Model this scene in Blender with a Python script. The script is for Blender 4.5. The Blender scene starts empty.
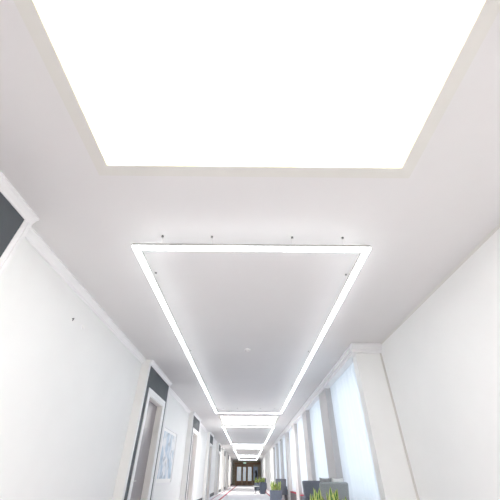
import bpy, bmesh, math, random
from mathutils import Matrix, Vector, noise
random.seed(7)
C = bpy.context.scene.collection
S = 1.9                      # metres per unit of (ceiling height above the camera)
H = 2.85                     # ceiling height
FL = 0.5                     # camera height in units


def hx(v): return v * S
def hz(v): return (v + FL) * S


# ------------------------------------------------------------------ camera
def make_camera():
    yaw, pitch, roll, f = 0.002234, 0.651854, 0.007356, 297.27
    cy, sy, cp, sp = math.cos(yaw), math.sin(yaw), math.cos(pitch), math.sin(pitch)
    fw = Vector((sy * cp, cy * cp, sp))
    r = Vector((cy, -sy, 0))
    u = r.cross(fw)
    r2 = math.cos(roll) * r + math.sin(roll) * u
    u2 = -math.sin(roll) * r + math.cos(roll) * u
    m = Matrix(((r2.x, u2.x, -fw.x, 0), (r2.y, u2.y, -fw.y, 0), (r2.z, u2.z, -fw.z, 0.5 * S), (0, 0, 0, 1)))
    cam = bpy.data.cameras.new('camera')
    cam.sensor_width = 36
    cam.lens = f / 500 * 36
    cam.clip_end = 200
    cam.clip_start = 0.02
    o = bpy.data.objects.new('camera', cam)
    o.matrix_world = m
    C.objects.link(o)
    bpy.context.scene.camera = o


make_camera()
PANEL_E, STRIP_E, UP_E, SKY_E = 4.3, 5.0, 3.0, 1.8
sc = bpy.context.scene
sc.view_settings.view_transform = 'Standard'
sc.view_settings.look = 'None'
sc.view_settings.gamma = 1
sc.view_settings.use_curve_mapping = False
sc.view_settings.exposure = 0.56
sc.cycles.diffuse_bounces = 8
sc.cycles.max_bounces = 14
sc.cycles.transparent_max_bounces = 16
w = bpy.data.worlds.new('overcast_sky')
sc.world = w
w.use_nodes = True
w.node_tree.nodes['Background'].inputs[0].default_value = (0.80, 0.90, 1.0, 1)
w.node_tree.nodes['Background'].inputs[1].default_value = SKY_E


# ------------------------------------------------------------------ materials
def s2l(c):
    return tuple(((v / 255 / 12.92) if v / 255 <= 0.04045 else ((v / 255 + 0.055) / 1.055) ** 2.4) for v in c)


def mat(name, rgb, rough=0.6, metal=0.0, var=0.04, scale=6.0, bump=0.0, emit=None, estr=0.0, spec=0.5, stretch=None):
    m = bpy.data.materials.new(name)
    m.use_nodes = True
    nt = m.node_tree
    b = nt.nodes['Principled BSDF']
    b.inputs['Roughness'].default_value = rough
    b.inputs['Metallic'].default_value = metal
    b.inputs['Specular IOR Level'].default_value = spec
    c = s2l(rgb)
    tc = nt.nodes.new('ShaderNodeTexCoord')
    mp = nt.nodes.new('ShaderNodeMapping')
    nt.links.new(tc.outputs['Object'], mp.inputs['Vector'])
    if stretch:
        mp.inputs['Scale'].default_value = stretch
    n = nt.nodes.new('ShaderNodeTexNoise')
    n.inputs['Scale'].default_value = scale
    n.inputs['Detail'].default_value = 4
    nt.links.new(mp.outputs['Vector'], n.inputs['Vector'])
    rp = nt.nodes.new('ShaderNodeValToRGB')
    rp.color_ramp.elements[0].position = 0.3
    rp.color_ramp.elements[1].position = 0.7
    rp.color_ramp.elements[0].color = tuple(v * (1 - var) for v in c) + (1,)
    rp.color_ramp.elements[1].color = tuple(min(1, v * (1 + var)) for v in c) + (1,)
    nt.links.new(n.outputs['Fac'], rp.inputs['Fac'])
    nt.links.new(rp.outputs['Color'], b.inputs['Base Color'])
    if bump:
        bp = nt.nodes.new('ShaderNodeBump')
        bp.inputs['Strength'].default_value = bump
        bp.inputs['Distance'].default_value = 0.01
        nt.links.new(n.outputs['Fac'], bp.inputs['Height'])
        nt.links.new(bp.outputs['Normal'], b.inputs['Normal'])
    if emit:
        b.inputs['Emission Color'].default_value = tuple(emit) + (1,)
        b.inputs['Emission Strength'].default_value = estr
    return m


M = {}
M['ceiling'] = mat('ceiling_paint', (216, 215, 214), 0.8, var=0.01, scale=1.5)
M['wall'] = mat('wall_plaster', (241, 242, 240), 0.75, var=0.012, scale=2)
M['wall_r'] = mat('wall_plaster_right', (243, 244, 242), 0.75, var=0.012, scale=2)
M['trim'] = mat('white_trim_paint', (238, 238, 238), 0.45, var=0.01)
M['portal'] = mat('portal_paint', (244, 243, 239), 0.6, var=0.015, scale=3)
M['dark'] = mat('dark_grey_board', (84, 89, 93), 0.6, var=0.06, scale=2, spec=0.35)
M['leaf_wood'] = mat('grey_brown_veneer', (146, 140, 142), 0.28, var=0.10, scale=5, stretch=(6, 6, 0.5))
M['jamb'] = mat('cream_jamb', (248, 246, 240), 0.5, var=0.02)
M['steel'] = mat('brushed_steel', (200, 200, 198), 0.3, 0.9, var=0.03)
M['base'] = mat('dark_skirting', (74, 76, 80), 0.5, var=0.05)
M['column'] = mat('grey_beige_column', (206, 204, 203), 0.65, var=0.02, scale=3)
M['alu'] = mat('aluminium_profile', (176, 176, 172), 0.45, 0.2, var=0.02)
M['screw'] = mat('grey_canopy', (120, 120, 118), 0.5, var=0.03)
M['panel'] = mat('luminous_panel', (250, 250, 250), 0.6, var=0.0, emit=(1.0, 0.99, 0.965), estr=PANEL_E)
M['strip'] = mat('led_diffuser', (250, 250, 248), 0.6, var=0.0, emit=(0.90, 0.955, 1.0), estr=STRIP_E)
M['strip_up'] = mat('led_uplight', (250, 250, 248), 0.6, var=0.0, emit=(0.92, 0.96, 1.0), estr=UP_E)
M['reveal'] = mat('cream_reveal', (212, 211, 205), 0.7, var=0.01)
M['bead'] = mat('cream_bead', (226, 222, 196), 0.5, var=0.01)
M['chair'] = mat('grey_wool_upholstery', (158, 163, 164), 0.9, var=0.16, scale=90, bump=0.4)
M['chair_d'] = mat('dark_grey_upholstery', (122, 126, 136), 0.9, var=0.16, scale=90, bump=0.4)
M['leg'] = mat('black_metal_leg', (40, 40, 42), 0.4, 0.5, var=0.02)
M['cush_g'] = mat('grey_cushion_cloth', (150, 150, 150), 0.9, var=0.22, scale=14, bump=0.3)
M['cush_w'] = mat('pale_cushion_cloth', (222, 222, 218), 0.9, var=0.06, scale=14, bump=0.3)
M['planter'] = mat('slate_planter', (100, 108, 122), 0.55, var=0.06, scale=8)
M['soil'] = mat('dark_soil', (58, 46, 38), 0.95, var=0.3, scale=30, bump=0.6)
M['leaf_g'] = mat('snake_leaf_green', (84, 132, 66), 0.4, var=0.35, scale=26, stretch=(1, 1, 2))
M['leaf_y'] = mat('snake_leaf_yellow', (222, 230, 140), 0.4, var=0.10, scale=14)
M['bench'] = mat('dark_bench_front', (96, 92, 94), 0.55, var=0.05, scale=6)
M['red'] = mat('red_pad', (168, 56, 74), 0.8, var=0.08, scale=30)
M['wood'] = mat('brown_timber', (168, 142, 116), 0.4, var=0.16, scale=4, stretch=(5, 5, 0.6))
M['wood_d'] = mat('dark_brown_timber', (146, 118, 98), 0.4, var=0.16, scale=4, stretch=(0.6, 5, 5))
M['stone'] = mat('brown_stone', (172, 165, 148), 0.7, var=0.25, scale=7, bump=0.4)
M['frost'] = mat('pale_blue_glazing', (232, 240, 248), 0.15, var=0.08, scale=1.2, stretch=(1, 1, 2.5), emit=(0.85, 0.93, 1.0), estr=0.22)  # faint glow added to brighten the panes, as though backlit
M['poster_f'] = mat('poster_silhouette', (46, 54, 68), 0.5, var=0.3, scale=5)
M['poster_b'] = mat('poster_sky', (184, 200, 222), 0.5, var=0.14, scale=4)
M['exit'] = mat('green_sign', (150, 205, 170), 0.4, var=0.02, emit=(0.6, 0.8, 0.68), estr=0.6)
M['white'] = mat('white_plastic', (244, 244, 242), 0.35, var=0.005)
M['mark'] = mat('dark_hook', (110, 110, 112), 0.5, var=0.02)


def picture_material():
    m = mat('watercolour', (230, 233, 236), 0.5, var=0.02)
    nt = m.node_tree
    b = nt.nodes['Principled BSDF']
    tc = nt.nodes.new('ShaderNodeTexCoord')
    n1 = nt.nodes.new('ShaderNodeTexNoise'); n1.inputs['Scale'].default_value = 2.3; n1.inputs['Detail'].default_value = 5
    n1.inputs['Distortion'].default_value = 0.8
    n2 = nt.nodes.new('ShaderNodeTexNoise'); n2.inputs['Scale'].default_value = 5.5; n2.inputs['Detail'].default_value = 6
    r1 = nt.nodes.new('ShaderNodeValToRGB')
    e = r1.color_ramp.elements
    e[0].position = 0.40; e[0].color = s2l((184, 204, 220)) + (1,)
    e[1].position = 0.60; e[1].color = s2l((236, 238, 240)) + (1,)
    x = e.new(0.5); x.color = s2l((208, 220, 230)) + (1,)
    r2 = nt.nodes.new('ShaderNodeValToRGB')
    e = r2.color_ramp.elements
    e[0].position = 0.36; e[0].color = (0.55, 0.55, 0.55, 1)
    e[1].position = 0.46; e[1].color = (0, 0, 0, 1)
    mx = nt.nodes.new('ShaderNodeMixRGB')
    mx.inputs[2].default_value = s2l((140, 150, 160)) + (1,)
    for n in (n1, n2):
        nt.links.new(tc.outputs['Object'], n.inputs['Vector'])
    nt.links.new(n1.outputs['Fac'], r1.inputs['Fac'])
    nt.links.new(n2.outputs['Fac'], r2.inputs['Fac'])
    nt.links.new(r1.outputs['Color'], mx.inputs[1])
    nt.links.new(r2.outputs['Color'], mx.inputs[0])
    nt.links.new(mx.outputs['Color'], b.inputs['Base Color'])
    return m


M['art'] = picture_material()


def carpet_material():
    m = mat('pale_carpet', (240, 238, 241), 0.95, var=0.05, scale=40, bump=0.3)
    nt = m.node_tree
    b = nt.nodes['Principled BSDF']
    base = b.inputs['Base Color'].links[0].from_socket
    tc = nt.nodes.new('ShaderNodeTexCoord')
    sp = nt.nodes.new('ShaderNodeSeparateXYZ')
    nt.links.new(tc.outputs['Object'], sp.inputs[0])
    ab = nt.nodes.new('ShaderNodeMath'); ab.operation = 'ABSOLUTE'
    nt.links.new(sp.outputs['X'], ab.inputs[0])
    tot = None
    for c, hw in ((0.755 * S, 0.062), (0.985 * S, 0.022)):
        d = nt.nodes.new('ShaderNodeMath'); d.operation = 'COMPARE'
        d.inputs[1].default_value = c; d.inputs[2].default_value = hw
        nt.links.new(ab.outputs[0], d.inputs[0])
        if tot is None:
            tot = d
        else:
            a = nt.nodes.new('ShaderNodeMath'); a.operation = 'MAXIMUM'
            nt.links.new(tot.outputs[0], a.inputs[0]); nt.links.new(d.outputs[0], a.inputs[1])
            tot = a
    mx = nt.nodes.new('ShaderNodeMixRGB')
    mx.inputs[2].default_value = s2l((196, 116, 126)) + (1,)
    nt.links.new(tot.outputs[0], mx.inputs[0])
    nt.links.new(base, mx.inputs[1])
    nt.links.new(mx.outputs['Color'], b.inputs['Base Color'])
    return m


M['carpet'] = carpet_material()


def curtain_material():
    m = bpy.data.materials.new('sheer_curtain')
    m.use_nodes = True
    nt = m.node_tree
    nt.nodes.clear()
    out = nt.nodes.new('ShaderNodeOutputMaterial')
    d = nt.nodes.new('ShaderNodeBsdfDiffuse'); t = nt.nodes.new('ShaderNodeBsdfTranslucent')
    n = nt.nodes.new('ShaderNodeTexNoise'); n.inputs['Scale'].default_value = 1.0
    tc = nt.nodes.new('ShaderNodeTexCoord'); mp = nt.nodes.new('ShaderNodeMapping')
    mp.inputs['Scale'].default_value = (3, 14, 0.15)
    nt.links.new(tc.outputs['Object'], mp.inputs[0]); nt.links.new(mp.outputs[0], n.inputs['Vector'])
    rp = nt.nodes.new('ShaderNodeValToRGB')
    rp.color_ramp.elements[0].color = (0.78, 0.82, 0.86, 1); rp.color_ramp.elements[1].color = (0.9, 0.92, 0.94, 1)
    nt.links.new(n.outputs['Fac'], rp.inputs['Fac'])
    nt.links.new(rp.outputs['Color'], d.inputs['Color']); nt.links.new(rp.outputs['Color'], t.inputs['Color'])
    mx = nt.nodes.new('ShaderNodeMixShader'); mx.inputs[0].default_value = 0.55
    nt.links.new(d.outputs[0], mx.inputs[1]); nt.links.new(t.outputs[0], mx.inputs[2])
    nt.links.new(mx.outputs[0], out.inputs['Surface'])
    return m


M['curtain'] = curtain_material()


def glass_material():
    m = bpy.data.materials.new('window_glass')
    m.use_nodes = True
    nt = m.node_tree
    nt.nodes.clear()
    out = nt.nodes.new('ShaderNodeOutputMaterial')
    a = nt.nodes.new('ShaderNodeBsdfTransparent'); g = nt.nodes.new('ShaderNodeBsdfGlossy')
    g.inputs['Roughness'].default_value = 0.05
    mx = nt.nodes.new('ShaderNodeMixShader'); mx.inputs[0].default_value = 0.06
    nt.links.new(a.outputs[0], mx.inputs[1]); nt.links.new(g.outputs[0], mx.inputs[2])
    nt.links.new(mx.outputs[0], out.inputs['Surface'])
    return m


M['glass'] = glass_material()


# ------------------------------------------------------------------ helpers
class MB:
    def __init__(self):
        self.bm = bmesh.new()

    def box(self, x0, x1, y0, y1, z0, z1, mi=0):
        v = [self.bm.verts.new(p) for p in ((x0, y0, z0), (x1, y0, z0), (x1, y1, z0), (x0, y1, z0),
                                            (x0, y0, z1), (x1, y0, z1), (x1, y1, z1), (x0, y1, z1))]
        for f in ((0, 3, 2, 1), (4, 5, 6, 7), (0, 1, 5, 4), (1, 2, 6, 5), (2, 3, 7, 6), (3, 0, 4, 7)):
            self.bm.faces.new([v[i] for i in f]).material_index = mi
        return self

    def hull8(self, pts, mi=0):
        v = [self.bm.verts.new(p) for p in pts]
        for f in ((0, 3, 2, 1), (4, 5, 6, 7), (0, 1, 5, 4), (1, 2, 6, 5), (2, 3, 7, 6), (3, 0, 4, 7)):
            self.bm.faces.new([v[i] for i in f]).material_index = mi
        return self

    def extrude(self, prof, a, b, axis):
        """closed profile of (u, v) swept along 'y' (u = x, v = z) or 'x' (u = y, v = z)"""
        def P(t, u, v):
            return (u, t, v) if axis == 'y' else (t, u, v)
        A = [self.bm.verts.new(P(a, *p)) for p in prof]
        B = [self.bm.verts.new(P(b, *p)) for p in prof]
        n = len(prof)
        for i in range(n):
            self.bm.faces.new((A[i], A[(i + 1) % n], B[(i + 1) % n], B[i]))
        self.bm.faces.new(A[::-1]); self.bm.faces.new(B)
        return self

    def cyl(self, p, q, r0, r1=None, n=12):
        p, q = Vector(p), Vector(q)
        r1 = r0 if r1 is None else r1
        d = (q - p).normalized()
        a = d.orthogonal().normalized(); b = d.cross(a)
        A, B = [], []
        for i in range(n):
            t = 2 * math.pi * i / n
            k = math.cos(t) * a + math.sin(t) * b
            A.append(self.bm.verts.new(p + k * r0)); B.append(self.bm.verts.new(q + k * r1))
        for i in range(n):
            self.bm.faces.new((A[i], A[(i + 1) % n], B[(i + 1) % n], B[i]))
        self.bm.faces.new(A[::-1]); self.bm.faces.new(B)
        return self

    def bevel(self, w, seg=2):
        bmesh.ops.recalc_face_normals(self.bm, faces=self.bm.faces[:])
        bmesh.ops.bevel(self.bm, geom=self.bm.edges[:], offset=w, segments=seg, affect='EDGES', profile=0.5)
        return self

    def build(self, name, mats, parent=None, smooth=False, loc=None):
        bmesh.ops.recalc_face_normals(self.bm, faces=self.bm.faces[:])
        me = bpy.data.meshes.new(name)
        self.bm.to_mesh(me); self.bm.free()
        for m in (mats if isinstance(mats, (list, tuple)) else [mats]):
            me.materials.append(m)
        if smooth:
            for p in me.polygons:
                p.use_smooth = True
        o = bpy.data.objects.new(name, me)
        C.objects.link(o)
        if parent:
            o.parent = parent
        if loc:
            o.location = loc
        return o


def empty(name, loc=(0, 0, 0), rz=0.0):
    o = bpy.data.objects.new(name, None)
    C.objects.link(o)
    o.location = loc
    o.rotation_euler = (0, 0, rz)
    o.empty_display_size = 0.1
    return o


def tag(o, label, cat, group=None, kind=None):
    if label: o['label'] = label
    if cat: o['category'] = cat
    if group: o['group'] = group
    if kind: o['kind'] = kind
    return o


def copy_tree(o, parent=None):
    c = o.copy(); C.objects.link(c)
    if parent: c.parent = parent
    for ch in list(o.children):
        copy_tree(ch, c)
    return c


def struct(o):
    o['kind'] = 'structure'
    return o


Y0, Y1 = hx(-3.2), hx(28)
XL, XR, XC = hx(-1.14), hx(1.24), hx(1.0)
P_LEN, P_START, P_PITCH = 1.03, 0.045, 3.23
COLS = [4.18 + 1.62 * k for k in range(7)]       # near faces of the window columns
COL_W = 0.42
YWIN0, YWIN1 = hx(2.79), hx(COLS[-1] + COL_W)

# ------------------------------------------------------------------ shell
struct(MB().box(XL - .25, XR + .3, Y0 - .2, Y1 + .3, -.15, 0).build('floor', M['carpet']))

RX0, RX1 = hx(-.585), hx(.62)
RECESS = [(-0.65, 0.757), (6.96, 8.15), (14.3, 15.35), (21.6, 22.4)]
c = MB()
y = Y0 - .2
for a, b in RECESS:
    c.box(XL - .25, XR + .3, y, hx(a), H, H + .3)
    c.box(XL - .25, RX0, hx(a), hx(b), H, H + .3)
    c.box(RX1, XR + .3, hx(a), hx(b), H, H + .3)
    c.box(RX0, RX1, hx(a), hx(b), H + .2, H + .3)
    y = hx(b)
c.box(XL - .25, XR + .3, y, Y1 + .3, H, H + .3)
struct(c.build('ceiling', M['ceiling']))

struct(MB().box(XL - .25, XL, Y0 - .2, Y1 + .3, 0, H).build('wall_left', M['wall']))
struct(MB().box(XL, XR, Y0 - .2, Y0, 0, H).build('wall_back', M['wall']))
struct(MB().box(XL, XC, Y1, Y1 + .3, 0, H).build('wall_front', M['stone']))

# right wall: plain near stretch, window stretch with openings, plain far stretch
WZ0, WZ1 = hz(-.22), hz(.9)
r = MB()
r.box(XR, XR + .3, Y0 - .2, hx(2.79), 0, H)
edges = [2.79] + COLS
bays = []
for k in range(7):
    a = edges[k] + COL_W if k else 2.90
    b = edges[k + 1]
    bays.append((a, b))
r.box(XR, XR + .3, YWIN0, YWIN1, 0, WZ0)
r.box(XR, XR + .3, YWIN0, YWIN1, WZ1, H)
yy = YWIN0
for a, b in bays:
    r.box(XR, XR + .3, yy, hx(a + .06), WZ0, WZ1)
    yy = hx(b - .06)
r.box(XR, XR + .3, yy, YWIN1, WZ0, WZ1)
r.box(XC, XR, YWIN0, hx(2.90), 0, H)          # return where the window stretch begins
struct(r.build('wall_right', M['wall_r']))
f = MB().box(XC, XR + .3, YWIN1, Y1 + .3, 0, H)
struct(f.build('wall_right_far', M['wall_r']))
for i, yv in enumerate((15.2, 17.0, 18.8, 20.6, 22.4, 24.2, 26.0)):
    t = MB().box(XC - .025, XC, hx(yv), hx(yv) + .14, 0, H - .1)
    struct(t.build('trim_%d' % (i + 1), M['trim']))

# cornices
def cornice(x_wall, sgn, ya, yb, d=.07, h=.085):
    X = lambda t: x_wall + sgn * t
    return [(X(0), H - h), (X(d * .25), H - h), (X(d * .35), H - h * .72), (X(d * .72), H - h * .30),
            (X(d * .85), H - h * .27), (X(d), H - h * .2), (X(d), H), (X(0), H)]


portals = [P_START + P_PITCH * n for n in range(-1, 8)]
yy = Y0
ti = 8
cm = MB()
for p in portals + [99]:
    b = min(hx(p), Y1)
    if b > yy:
        cm.extrude(cornice(XL, 1, 0, 0), yy, b, 'y')
    yy = hx(p + P_LEN)
    if yy > Y1: break
struct(cm.build('trim_8', M['trim']))
cm = MB().extrude(cornice(XR, -1, 0, 0, .018, .02), Y0, YWIN0, 'y')
cm.box(XR - .028, XR, YWIN0 - .014, YWIN0, 0, hz(.925))  # added strip, stands in for the shadow line of the corner groove
M['shadow_line'] = mat('grey_shadow_line', (216, 214, 209), 0.6, var=0.01)  # shade of the thin edge lines put into the trim colour
struct(cm.build('trim_9', M['shadow_line']))
# curtain pelmet along the window stretch, turned round its near end
pm = MB()
pxf, pxb = hx(.985), hx(1.055)
pm.extrude([(pxf, hz(.925)), (pxb, hz(.925)), (pxb, H), (hx(.96), H), (hx(.96), H - .045), (hx(.972), H - .05), (hx(.972), H - .075), (pxf, H - .08)], YWIN0, YWIN1, 'y')
yf = hx(2.755)
pm.extrude([(yf, hz(.925)), (YWIN0, hz(.925)), (YWIN0, H), (hx(2.73), H), (hx(2.73), H - .045), (hx(2.742), H - .05), (hx(2.742), H - .075), (yf, H - .08)], hx(.96), XR, 'x')
struct(pm.build('trim_10', M['trim']))
struct(MB().extrude(cornice(XC, -1, 0, 0, .05, .06), YWIN1, Y1, 'y').build('trim_11', M['trim']))

# dark skirting on the recessed stretches of the left wall
yy = Y0
bm_ = MB()
for p in portals + [99]:
    b = min(hx(p), Y1)
    if b > yy: bm_.box(XL, XL + .02, yy, b, 0, .15)
    yy = hx(p + P_LEN)
    if yy > Y1: break
struct(bm_.build('baseboard_left', M['base']))
struct(MB().box(XR - .02, XR, Y0, YWIN0, 0, .1).build('baseboard_right', M['base']))


# ------------------------------------------------------------------ left doors in their portals
XF = hx(-1.06)
def make_door():
    root = empty('door_1')
    L = hx(P_LEN)
    tr = hx(.045)
    oy0, oy1 = hx(.045 + .095 + .08), hx(P_LEN - .045 - .07 - .08)
    oz = hz(.69)
    xd = hx(-1.127)
    s = MB()                                     # the projecting box round the door
    s.box(XL, XF, 0, oy0, 0, H).box(XL, XF, oy1, L, 0, H).box(XL, XF, oy0, oy1, oz, H)
    s.build('surround', M['portal'], root)
    d = MB()                                     # dark board round the casing
    cz = hz(.752); ct = hx(.08)
    e = .004
    d.box(XF, XF + e, tr, oy0 - ct, .0, hz(.955)).box(XF, XF + e, oy1 + ct, L - tr, .0, hz(.955))
    d.box(XF, XF + e, oy0 - ct, oy1 + ct, cz, hz(.955))
    d.build('board', M['dark'], root)
    t = MB()                                     # stepped white edge moulding and cornice
    for a, b, sg in ((0, tr, 1), (L - tr, L, -1)):
        t.box(XF, XF + .010, a, b, 0, H - .08)
        m0, m1 = (a, a + tr * .45) if sg > 0 else (b - tr * .45, b)
        t.box(XF + .010, XF + .018, m0, m1, 0, H - .08)
    t.build('edge_moulding', M['trim'], root)
    t = MB()
    t.extrude(cornice(XF, 1, 0, 0, .055, .088), 0, L, 'y')
    t.build('cornice', M['trim'], root)
    k = MB()
    def arch(i, o, x1, zt_i, zt_o):
        k.box(XF, x1, oy0 - o, oy0 - i, 0, zt_o).box(XF, x1, oy1 + i, oy1 + o, 0, zt_o)
        k.box(XF, x1, oy0 - i, oy1 + i, zt_i, zt_o)
    arch(0, ct, XF + .012, oz, cz)
    arch(ct * .5, ct, XF + .018, oz + ct * .5 * .72, cz)
    k.build('casing', M['trim'], root)
    j = MB()
    j.box(xd, XF + .001, oy0, oy0 + .012, 0, oz).box(xd, XF + .001, oy1 - .012, oy1, 0, oz).box(xd, XF + .001, oy0 + .012, oy1 - .012, oz - .012, oz)
    j.build('jamb', M['jamb'], root)
    lf = MB().box(XL + .001, xd, oy0, oy1, .01, oz)
    leaf = lf.build('door_leaf', M['leaf_wood'], root)
    h = MB()
    hy, hzz = oy0 + .30, hz(-.04)
    h.cyl((xd, hy, hzz), (xd + .012, hy, hzz), .026, n=16)
    h.cyl((xd + .01, hy, hzz), (xd + .055, hy, hzz), .010)
    h.cyl((xd + .05, hy - .008, hzz), (xd + .05, hy + .13, hzz), .009)
    h.build('handle', M['steel'], leaf)
    return root


names = ['door behind the camera end of the corridor', 'dark framed doorway nearest on the left, cut by the photo edge',
         'grey-brown door in dark grey surround just before the blue watercolour',
         'second whole door along the left wall, right after the watercolour', 'third whole door along the left wall',
         'fourth whole door along the left wall', 'fifth whole door along the left wall',
         'sixth whole door, second from the end of the left wall', 'last door of the left wall before the timber end wall']
d0 = make_door()
for i, p in enumerate(portals):
    o = d0 if i == 0 else copy_tree(d0)
    o.name = 'door_%d' % (i + 1)
    o.location = (0, hx(p), 0)
    tag(o, names[i], 'door', 'doors along the left wall', 'structure')

# ------------------------------------------------------------------ windows, columns, curtains, benches
ordn = ['nearest', 'second nearest', 'third nearest', 'fourth nearest', 'third farthest', 'second farthest', 'farthest']
for k, (a, b) in enumerate(bays):
    wnd = empty('window_%d' % (k + 1), (XR + .15, hx((a + b) / 2), 0))
    hw = hx((b - a) / 2 - .06)
    fr = MB()
    for u0, u1, v0, v1 in ((-hw, -hw + .07, WZ0, WZ1), (hw - .07, hw, WZ0, WZ1), (-hw + .07, hw - .07, WZ0, WZ0 + .07), (-hw + .07, hw - .07, WZ1 - .07, WZ1),
                           (-.035, .035, WZ0 + .07, WZ1 - .07), (-hw + .07, -.035, hz(.42), hz(.42) + .06), (.035, hw - .07, hz(.42), hz(.42) + .06)):
        fr.box(-.04, .04, u0, u1, v0, v1)
    fr.build('window_frame', M['trim'], wnd)
    MB().box(-.006, .006, -hw + .06, hw - .06, WZ0 + .06, WZ1 - .06).build('pane', M['glass'], wnd)
    tag(wnd, ordn[k] + ' tall window behind the white curtains', 'window', 'windows behind the curtains', 'structure')

for k, cy_ in enumerate(COLS):
    ya, yb = hx(cy_), hx(cy_ + COL_W)
    m = MB().box(hx(1.0), XR, ya, yb, 0, H)
    col = m.build('trim_%d' % (12 + k), M['column'])
    struct(col)


def make_curtain(a, b, seed):
    rnd = random.Random(seed)
    n = 150
    ya, yb = hx(a) + .01, hx(b) - .01
    zs = [hz(-.25), hz(-.1), hz(.2), hz(.5), hz(.8), hz(.985)]
    bm = bmesh.new()
    ph = [rnd.uniform(0, 6.3) for _ in range(4)]
    rows = []
    for z in zs:
        row = []
        for i in range(n + 1):
            t = i / n
            yv = ya + (yb - ya) * t
            amp = .013 * (1 + .25 * (1 - (z / H)))
            ww = math.sin(yv * 30 + ph[0] + 1.3 * math.sin(yv * 4 + ph[1])) * amp + math.sin(yv * 11 + ph[2]) * .010
            row.append(bm.verts.new((hx(1.065) + ww, yv, z)))
        rows.append(row)
    for r0, r1 in zip(rows, rows[1:]):
        for i in range(n):
            bm.faces.new((r0[i], r0[i + 1], r1[i + 1], r1[i]))
    m = MB(); m.bm.free(); m.bm = bm
    return m


for k, (a, b) in enumerate(bays):
    t = empty('sheer_curtain', (hx(1.065), hx((a + b) / 2), 0))
    cl = make_curtain(a, b, k).build('cloth', M['curtain'], t, smooth=True)
    cl.location = -t.location
    rail = MB().box(hx(1.057), hx(1.073), hx(a) + .005, hx(b) - .005, hz(.985), H)
    ro = rail.build('rail', M['white'], t)
    ro.location = -t.location
    tag(t, 'white sheer curtain over the %s window of the right-hand wall' % ordn[k], 'curtain', 'sheer curtains of the window bays')

for k, (a, b) in enumerate(bays):
    ya, yb = hx(a) + .01, hx(b) - .01
    t = empty('window_bench', (hx(1.032), (ya + yb) / 2, 0))
    hw = (yb - ya) / 2
    x0, x1 = 0, hx(.045)
    bd = MB().box(-.03, hx(.04), -hw, hw, .06, hz(-.278))
    bd.build('body', M['bench'], t)
    MB().box(-.01, hx(.03), -hw + .02, hw - .02, 0, .06).build('plinth', M['base'], t)
    MB().box(-.045, hx(.04), -hw, hw, hz(-.278), hz(-.265)).bevel(.006).build('top_pad', M['red'], t)
    tag(t, 'low dark bench with red top in the %s window bay' % ordn[k], 'bench', 'low benches under the windows')

# ------------------------------------------------------------------ luminous ceiling panels
lab = ['large bright ceiling panel directly overhead, nearest', 'bright ceiling panel between the first and second hanging light frames',
       'bright ceiling panel between the second and third hanging light frames', 'farthest bright ceiling panel near the timber end wall']
for k, (a, b) in enumerate(RECESS):
    t = empty('ceiling_light_panel', ((RX0 + RX1) / 2, hx((a + b) / 2), H))
    hw, hl = (RX1 - RX0) / 2, hx((b - a) / 2)
    pz = .006
    MB().box(-hw + .012, hw - .012, -hl + .012, hl - .012, pz, pz + .03).build('diffuser', M['panel'], t)
    rv = MB()
    o, i2, th = .042 * S, .012, .014
    for u0, u1, v0, v1 in ((-hw - o, -hw + i2, -hl - o, hl + o), (hw - i2, hw + o, -hl - o, hl + o), (-hw + i2, hw - i2, -hl - o, -hl + i2), (-hw + i2, hw - i2, hl - i2, hl + o)):
        rv.box(u0, u1, v0, v1, -th, 0)
    rv.build('frame', M['reveal'], t)
    bd = MB()
    q = .006
    bd.box(-hw + i2, -hw + i2 + q, -hl + i2, hl - i2, -th, .004).box(hw - i2 - q, hw - i2, -hl + i2, hl - i2, -th, .004)
    bd.box(-hw + i2 + q, hw - i2 - q, -hl + i2, -hl + i2 + q, -th, .004).box(-hw + i2 + q, hw - i2 - q, hl - i2 - q, hl - i2, -th, .004)
    bd.build('bead', M['bead'], t)
    tag(t, lab[k], 'ceiling light', 'luminous ceiling panels')

# ------------------------------------------------------------------ hanging LED frames
FZ = hz(.915)
FRAMES = [(1.18, 6.10), (7.95, 12.68), (14.6, 19.4), (20.95, 24.95)]
lab = ['nearest hanging rectangle of white light strips under the ceiling', 'second nearest hanging light rectangle, beyond the second ceiling panel',
       'third hanging light rectangle along the corridor', 'farthest hanging light rectangle before the timber end wall']
for k, (a, b) in enumerate(FRAMES):
    x0, x1 = hx(-.592), hx(.613)
    cx, cyy = (x0 + x1) / 2, hx((a + b) / 2)
    t = empty('hanging_light_frame', (cx, cyy, FZ))
    hw, hl = (x1 - x0) / 2, hx((b - a) / 2)
    sw = .060
    bars = [(-hw, -hw + sw, -hl, hl), (hw - sw, hw, -hl, hl), (-hw + sw, hw - sw, -hl, -hl + sw), (-hw + sw, hw - sw, hl - sw, hl)]
    for u0, u1, v0, v1 in bars:
        MB().box(u0, u1, v0, v1, .020, .042).build('channel', M['alu'], t)
        e = .002
        MB().box(u0 + e, u1 - e, v0 + e, v1 - e, 0, .020).build('diffuser', M['strip'], t)
        MB().box(u0 + .02, u1 - .02, v0 + .02, v1 - .02, .042, .044).build('uplight', M['strip_up'], t)
    top = H - FZ
    spots = []
    for u in (-.455, -.197, .223, .487):
        spots.append((u * S - cx, -hl + sw / 2)); spots.append((u * S - cx, hl - sw / 2))
    nside = 4
    for j in range(1, nside + 1):
        v = -hl + 2 * hl * (j - .3) / nside if False else -hl + .70 * j + (2 * hl - 3.4) * (j - 1) / 3.0
        for u in (-hw + sw / 2, hw - sw / 2):
            spots.append((u, v))
    for (u, v) in spots:
        cb = MB().cyl((u, v, .043), (u, v, top - .012), .0012, n=6).build('cable', M['white'], t)
        MB().cyl((u, v, top - .014), (u, v, top), .011, n=12).build('canopy', M['screw'], cb)
    tag(t, lab[k], 'ceiling light', 'hanging light rectangles')

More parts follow.
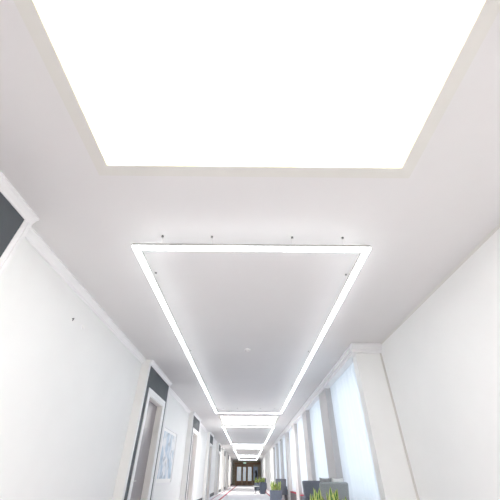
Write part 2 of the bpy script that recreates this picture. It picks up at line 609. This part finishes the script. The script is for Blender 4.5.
# small device on the ceiling inside the nearest frame
t = empty('smoke_detector', (hx(-.012), hx(2.93), H))
MB().cyl((0, 0, -.012), (0, 0, 0), .055, n=24).build('base', M['white'], t)
MB().cyl((0, 0, -.045), (0, 0, -.012), .03, .045, n=24).build('sensor_head', M['ceiling'], t)
tag(t, 'small white smoke detector on the ceiling inside the nearest light frame', 'smoke detector')

# little fittings high on the left wall
m = MB().cyl((0, 0, 0), (.014, 0, 0), .026, .022, n=20)
o = m.build('cover_cap', M['white'], loc=(XL, hx(1.95), hz(.812)))
tag(o, 'tiny white round cap high on the left wall', 'cap')
m = MB().cyl((0, 0, 0), (.02, .006, .008), .006, n=8)
m.cyl((.02, .006, .008), (.022, -.012, -.03), .005, n=8)
o = m.build('wall_hook', M['mark'], loc=(XL, hx(1.80), hz(.803)))
tag(o, 'tiny grey hook high on the left wall beside white cap', 'hook')

# ------------------------------------------------------------------ watercolour
t = empty('framed_picture', (XL, hx(5.09), hz(.23)))
w2, h2 = hx(.48), hx(.325)
fr = MB()
fw = .05
fr.box(0, .03, -w2, -w2 + fw, -h2, h2).box(0, .03, w2 - fw, w2, -h2, h2).box(0, .03, -w2 + fw, w2 - fw, -h2, -h2 + fw).box(0, .03, -w2 + fw, w2 - fw, h2 - fw, h2)
fr.build('frame', M['trim'], t)
MB().box(0, .015, -w2 + fw, w2 - fw, -h2 + fw, h2 - fw).build('mount', M['white'], t)
MB().box(.015, .017, -w2 + .17, w2 - .13, -h2 + .13, h2 - .12).build('watercolour', M['art'], t)
tag(t, 'pale blue and grey abstract watercolour in a white frame on left wall', 'picture')

# ------------------------------------------------------------------ end wall joinery
ye = Y1
t = empty('door_10', (0, ye, 0))
j = MB()
z1 = hz(.62)
def fb(x0, x1, a, b, d=.06): j.box(hx(x0), hx(x1), -d, 0, a, b)
xs = [-.86, -.72, -.42, -.30, -.06, .06, .27, .39]
ztop, zb = hz(.60), hz(-.24)
for x0, x1 in ((-.92, -.80), (-.48, -.34), (-.12, .03), (.30, .40)):
    fb(x0, x1, 0, hz(.72))
fb(-.80, .30, ztop, hz(.72), .055)
j.build('frame', M['wood'], t)
k = MB()
for x0, x1 in ((-.80, -.48), (-.34, -.12), (.03, .30)):
    k.box(hx(x0), hx(x1), -.05, 0, 0, zb)
k.build('bottom_panel', M['wood_d'], t)
for x0, x1 in ((-.80, -.48), (-.34, -.12), (.03, .30)):
    MB().box(hx(x0), hx(x1), -.03, 0, zb, ztop).build('glazing', M['frost'], t)
hd = MB()
for x0 in (-.36, .01):
    hd.cyl((hx(x0) , -.1, .95), (hx(x0), -.1, 1.35), .015)
    hd.cyl((hx(x0), -.1, 1.0), (hx(x0), -.058, 1.0), .01); hd.cyl((hx(x0), -.1, 1.3), (hx(x0), -.058, 1.3), .01)
hd.build('pull_handle', M['steel'], t)
tag(t, 'brown timber doors with pale glazing at the far end', 'door', None, 'structure')
struct(MB().box(hx(-1.0), hx(.98), ye - .09, ye, hz(.75), hz(.87)).build('trim_20', M['wood']))
struct(MB().box(hx(.42), hx(.98), ye - .05, ye, 0, hz(-.22)).build('trim_21', M['wood_d']))

t = empty('wall_poster', (hx(.60), ye, hz(.2)))
MB().box(-hx(.17), hx(.17), -.03, 0, -hx(.40), hx(.42)).build('backing', M['poster_b'], t)
ps = MB()
N = 20
ring = []
bmq = ps.bm
pts = [(-.02, .18), (.05, .22), (.11, .14), (.14, .0), (.12, -.2), (.04, -.36), (-.06, -.34), (-.03, -.2), (-.01, -.02), (-.05, .08)]
A = [bmq.verts.new((hx(u), -.034, hx(v))) for u, v in pts]
B = [bmq.verts.new((hx(u), -.03, hx(v))) for u, v in pts]
bmq.faces.new(A); bmq.faces.new(B[::-1])
for i in range(len(pts)):
    bmq.faces.new((A[i], B[i], B[(i + 1) % len(pts)], A[(i + 1) % len(pts)]))
ps.build('dark_shape', M['poster_f'], t)
tag(t, 'blue poster with a dark shape right of the far timber doors', 'poster')

t = empty('exit_sign', (hx(-.22), ye - .09, hz(.84)))
MB().box(-.22, .22, -.05, 0, -.09, .09).bevel(.01).build('housing', M['white'], t)
MB().box(-.19, .19, -.053, -.05, -.065, .065).build('face', M['exit'], t)
tag(t, 'small green lit sign on the beam above the far doors', 'sign')


# ------------------------------------------------------------------ armchairs, cushions, planters
def rounded(x0, x1, y0, y1, z0, z1, rad, seg=4):
    m = MB().box(x0, x1, y0, y1, z0, z1)
    return m.bevel(rad, seg)


def make_armchair(m):
    """faces +y; back toward -y, origin on the floor"""
    root = empty('armchair')
    bk = MB()
    wt, wb, zb, zt, ta, tb = .255, .225, .30, .885, .10, .09
    bk.hull8([(-wb, -.24, zb), (wb, -.24, zb), (wb, -.24 + .14, zb), (-wb, -.24 + .14, zb),
              (-wt, -.33, zt), (wt, -.33, zt), (wt, -.33 + tb, zt), (-wt, -.33 + tb, zt)])
    bk.bevel(.035, 4).build('backrest', m, root, smooth=True)
    rounded(-.235, .235, -.12, .30, .28, .44, .04).build('seat', m, root, smooth=True)
    for s in (-1, 1):
        rounded(*( (-.30, -.22) if s < 0 else (.22, .30)), -.20, .28, .26, .60, .03).build('armrest', m, root, smooth=True)
    for sx in (-1, 1):
        for sy_ in (-.17, .24):
            MB().cyl((sx * .23, sy_, .30), (sx * .25, sy_ * 1.08, 0), .016, .011).build('leg', M['leg'], root)
    return root


def make_cushion(m, w_, h_):
    bm = bmesh.new()
    n = 12
    grid = {}
    for s in (-1, 1):
        for i in range(n + 1):
            for j_ in range(n + 1):
                u, v = i / n * 2 - 1, j_ / n * 2 - 1
                if s > 0 and (abs(u) == 1 or abs(v) == 1):
                    grid[s, i, j_] = grid[-1, i, j_]; continue
                th = .065 * ((1 - u * u) * (1 - v * v)) ** .45
                pinch = 1 - .07 * (1 - abs(v)) * 0 - .06 * (u * u) * (1 - v * v) * 0
                kx = 1 - .08 * (1 - v * v); kz = 1 - .08 * (1 - u * u)
                grid[s, i, j_] = bm.verts.new((u * w_ / 2 * (1 - .06 * (1 - v * v)), s * th, v * h_ / 2 * (1 - .06 * (1 - u * u))))
        for i in range(n):
            for j_ in range(n):
                q = [grid[s, i, j_], grid[s, i + 1, j_], grid[s, i + 1, j_ + 1], grid[s, i, j_ + 1]]
                bm.faces.new(q if s < 0 else q[::-1])
    mb = MB(); mb.bm.free(); mb.bm = bm
    return mb.build('cushion', m, smooth=True)


def clump(cx, cy, zb, n, hmax, spread, seed):
    """a clump of stiff sword leaves, green with yellow margins"""
    rnd = random.Random(seed)
    m = MB()
    for i in range(n):
        az = rnd.uniform(0, 2 * math.pi)
        lean = rnd.uniform(.08, .75) * (.4 + .6 * i / n)
        hgt = hmax * (1 - .55 * (i / n) * rnd.uniform(.6, 1.1))
        bx, by = cx + rnd.uniform(-.4, .4) * spread, cy + rnd.uniform(-.4, .4) * spread
        d = Vector((math.cos(az), math.sin(az), 0))
        wdir = Vector((-math.sin(az + rnd.uniform(-.8, .8)), math.cos(az + rnd.uniform(-.8, .8)), 0)).normalized()
        nrm = wdir.cross(Vector((0, 0, 1)))
        K = 9
        prev = None
        for kx in range(K + 1):
            t_ = kx / K
            wdt = .032 * (0.62 + 0.75 * t_ - .1 * t_) * (1 - max(0, (t_ - .62) / .38) ** 1.7) + .0008
            cpt = Vector((bx, by, zb)) + d * (lean * hgt * t_ ** 1.6) + Vector((0, 0, hgt * t_ * (1 - .12 * lean * t_)))
            tw = wdir * math.cos(.5 * t_) + nrm * math.sin(.5 * t_)
            cup = tw.cross(Vector((0, 0, 1))) * (wdt * .35)
            row = [m.bm.verts.new(cpt + tw * (wdt * s) + cup * abs(s)) for s in (-1, -.5, 0, .5, 1)]
            if prev:
                for q in range(4):
                    fc = m.bm.faces.new((prev[q], prev[q + 1], row[q + 1], row[q]))
                    fc.material_index = 1 if q in (0, 3) else 0
            prev = row
    return m


def make_plant(L, W, hgt, clumps, seed, hmax=.36, taper=.0):
    root = empty('potted_snake_plant')
    b = MB()
    lo, wo = L / 2 * (1 - taper), W / 2 * (1 - taper)
    t_ = .02
    # open-topped trough
    o0 = [(-lo, -wo), (lo, -wo), (lo, wo), (-lo, wo)]
    o1 = [(-L / 2, -W / 2), (L / 2, -W / 2), (L / 2, W / 2), (-L / 2, W / 2)]
    i1 = [(-L / 2 + t_, -W / 2 + t_), (L / 2 - t_, -W / 2 + t_), (L / 2 - t_, W / 2 - t_), (-L / 2 + t_, W / 2 - t_)]
    A = [b.bm.verts.new((x, y_, 0)) for x, y_ in o0]
    B = [b.bm.verts.new((x, y_, hgt)) for x, y_ in o1]
    D = [b.bm.verts.new((x, y_, hgt)) for x, y_ in i1]
    E_ = [b.bm.verts.new((x, y_, hgt - .06)) for x, y_ in i1]
    for i in range(4):
        q = (i + 1) % 4
        b.bm.faces.new((A[i], A[q], B[q], B[i])); b.bm.faces.new((B[i], B[q], D[q], D[i])); b.bm.faces.new((D[i], D[q], E_[q], E_[i]))
    b.bm.faces.new(A[::-1]); b.bm.faces.new(E_)
    b.build('planter', M['planter'], root)
    MB().box(-L / 2 + t_, L / 2 - t_, -W / 2 + t_, W / 2 - t_, hgt - .058, hgt - .03).build('soil', M['soil'], root)
    for i, (cx, n, hm) in enumerate(clumps):
        clump(cx, 0, hgt - .035, n, hm, W * .55, seed + i).build('foliage', [M['leaf_g'], M['leaf_y']], root)
    return root


# nearest group
p = make_plant(.74, .30, .48, [(-.17, 15, .40), (.13, 16, .40), (.29, 7, .30)], 3)
p.location = (1.16, 5.75, 0)
tag(p, 'nearest planter of yellow-edged snake plants, in front of the grey armchairs', 'potted plant', 'snake plant planters along the windows')
ch = make_armchair(M['chair'])
ch.location = (1.53, 6.98, 0); ch.rotation_euler = (0, 0, 0)
tag(ch, 'grey armchair seen from behind, just beyond the nearest snake plants', 'armchair', 'armchairs along the windows')
chd = make_armchair(M['chair_d'])
chd.location = (1.60, 9.0, 0); chd.rotation_euler = (0, 0, math.pi)
tag(chd, 'darker grey armchair facing the nearest armchair, half hidden behind it', 'armchair', 'armchairs along the windows')
cg = make_cushion(M['cush_g'], .22, .51)
cg.location = (1.425, 6.885, .70); cg.rotation_euler = (math.radians(12.5), 0, math.radians(-2))
tag(cg, 'grey cushion peeking over the back of the nearest armchair', 'cushion')
cw = make_cushion(M['cush_w'], .20, .505)
cw.location = (1.64, 6.895, .70); cw.rotation_euler = (math.radians(12.5), 0, 0)
tag(cw, 'pale cushion beside the grey one on the nearest armchair', 'cushion')

# second group
p = make_plant(.50, .36, .48, [(-.1, 14, .40), (.12, 14, .38)], 21)
p.location = (1.27, 17.2, 0)
tag(p, 'second nearest planter of snake plants, midway along the windows', 'potted plant', 'snake plant planters along the windows')
c2 = copy_tree(chd)
c2.location = (1.60, 18.3, 0); c2.rotation_euler = (0, 0, 0)
c2.name = 'armchair'
tag(c2, 'dark grey armchair behind the second planter of snake plants', 'armchair', 'armchairs along the windows')

# third group
p = make_plant(.44, .40, .66, [(-.1, 12, .34), (.1, 12, .32)], 33, taper=.16)
p.location = (1.08, 26.9, 0)
tag(p, 'third planter of snake plants, beside the small white side table', 'potted plant', 'snake plant planters along the windows')
c3 = copy_tree(chd)
c3.location = (1.12, 27.9, 0); c3.rotation_euler = (0, 0, 0)
tag(c3, 'dark grey armchair behind the third planter, near the white side table', 'armchair', 'armchairs along the windows')
t = empty('side_table', (.60, 27.2, 0))
MB().cyl((0, 0, .40), (0, 0, .43), .25, n=28).build('tabletop', M['white'], t)
MB().cyl((0, 0, .02), (0, 0, .40), .03, n=12).build('leg', M['leg'], t)
MB().cyl((0, 0, 0), (0, 0, .02), .17, n=24).build('base', M['leg'], t)
tag(t, 'small round white side table left of the third planter', 'table')

# farthest group
p = make_plant(.44, .36, .55, [(-.08, 12, .45), (.1, 12, .42)], 45)
p.location = (.82, 33.5, 0)
tag(p, 'farthest planter of snake plants, nearest the timber end wall', 'potted plant', 'snake plant planters along the windows')
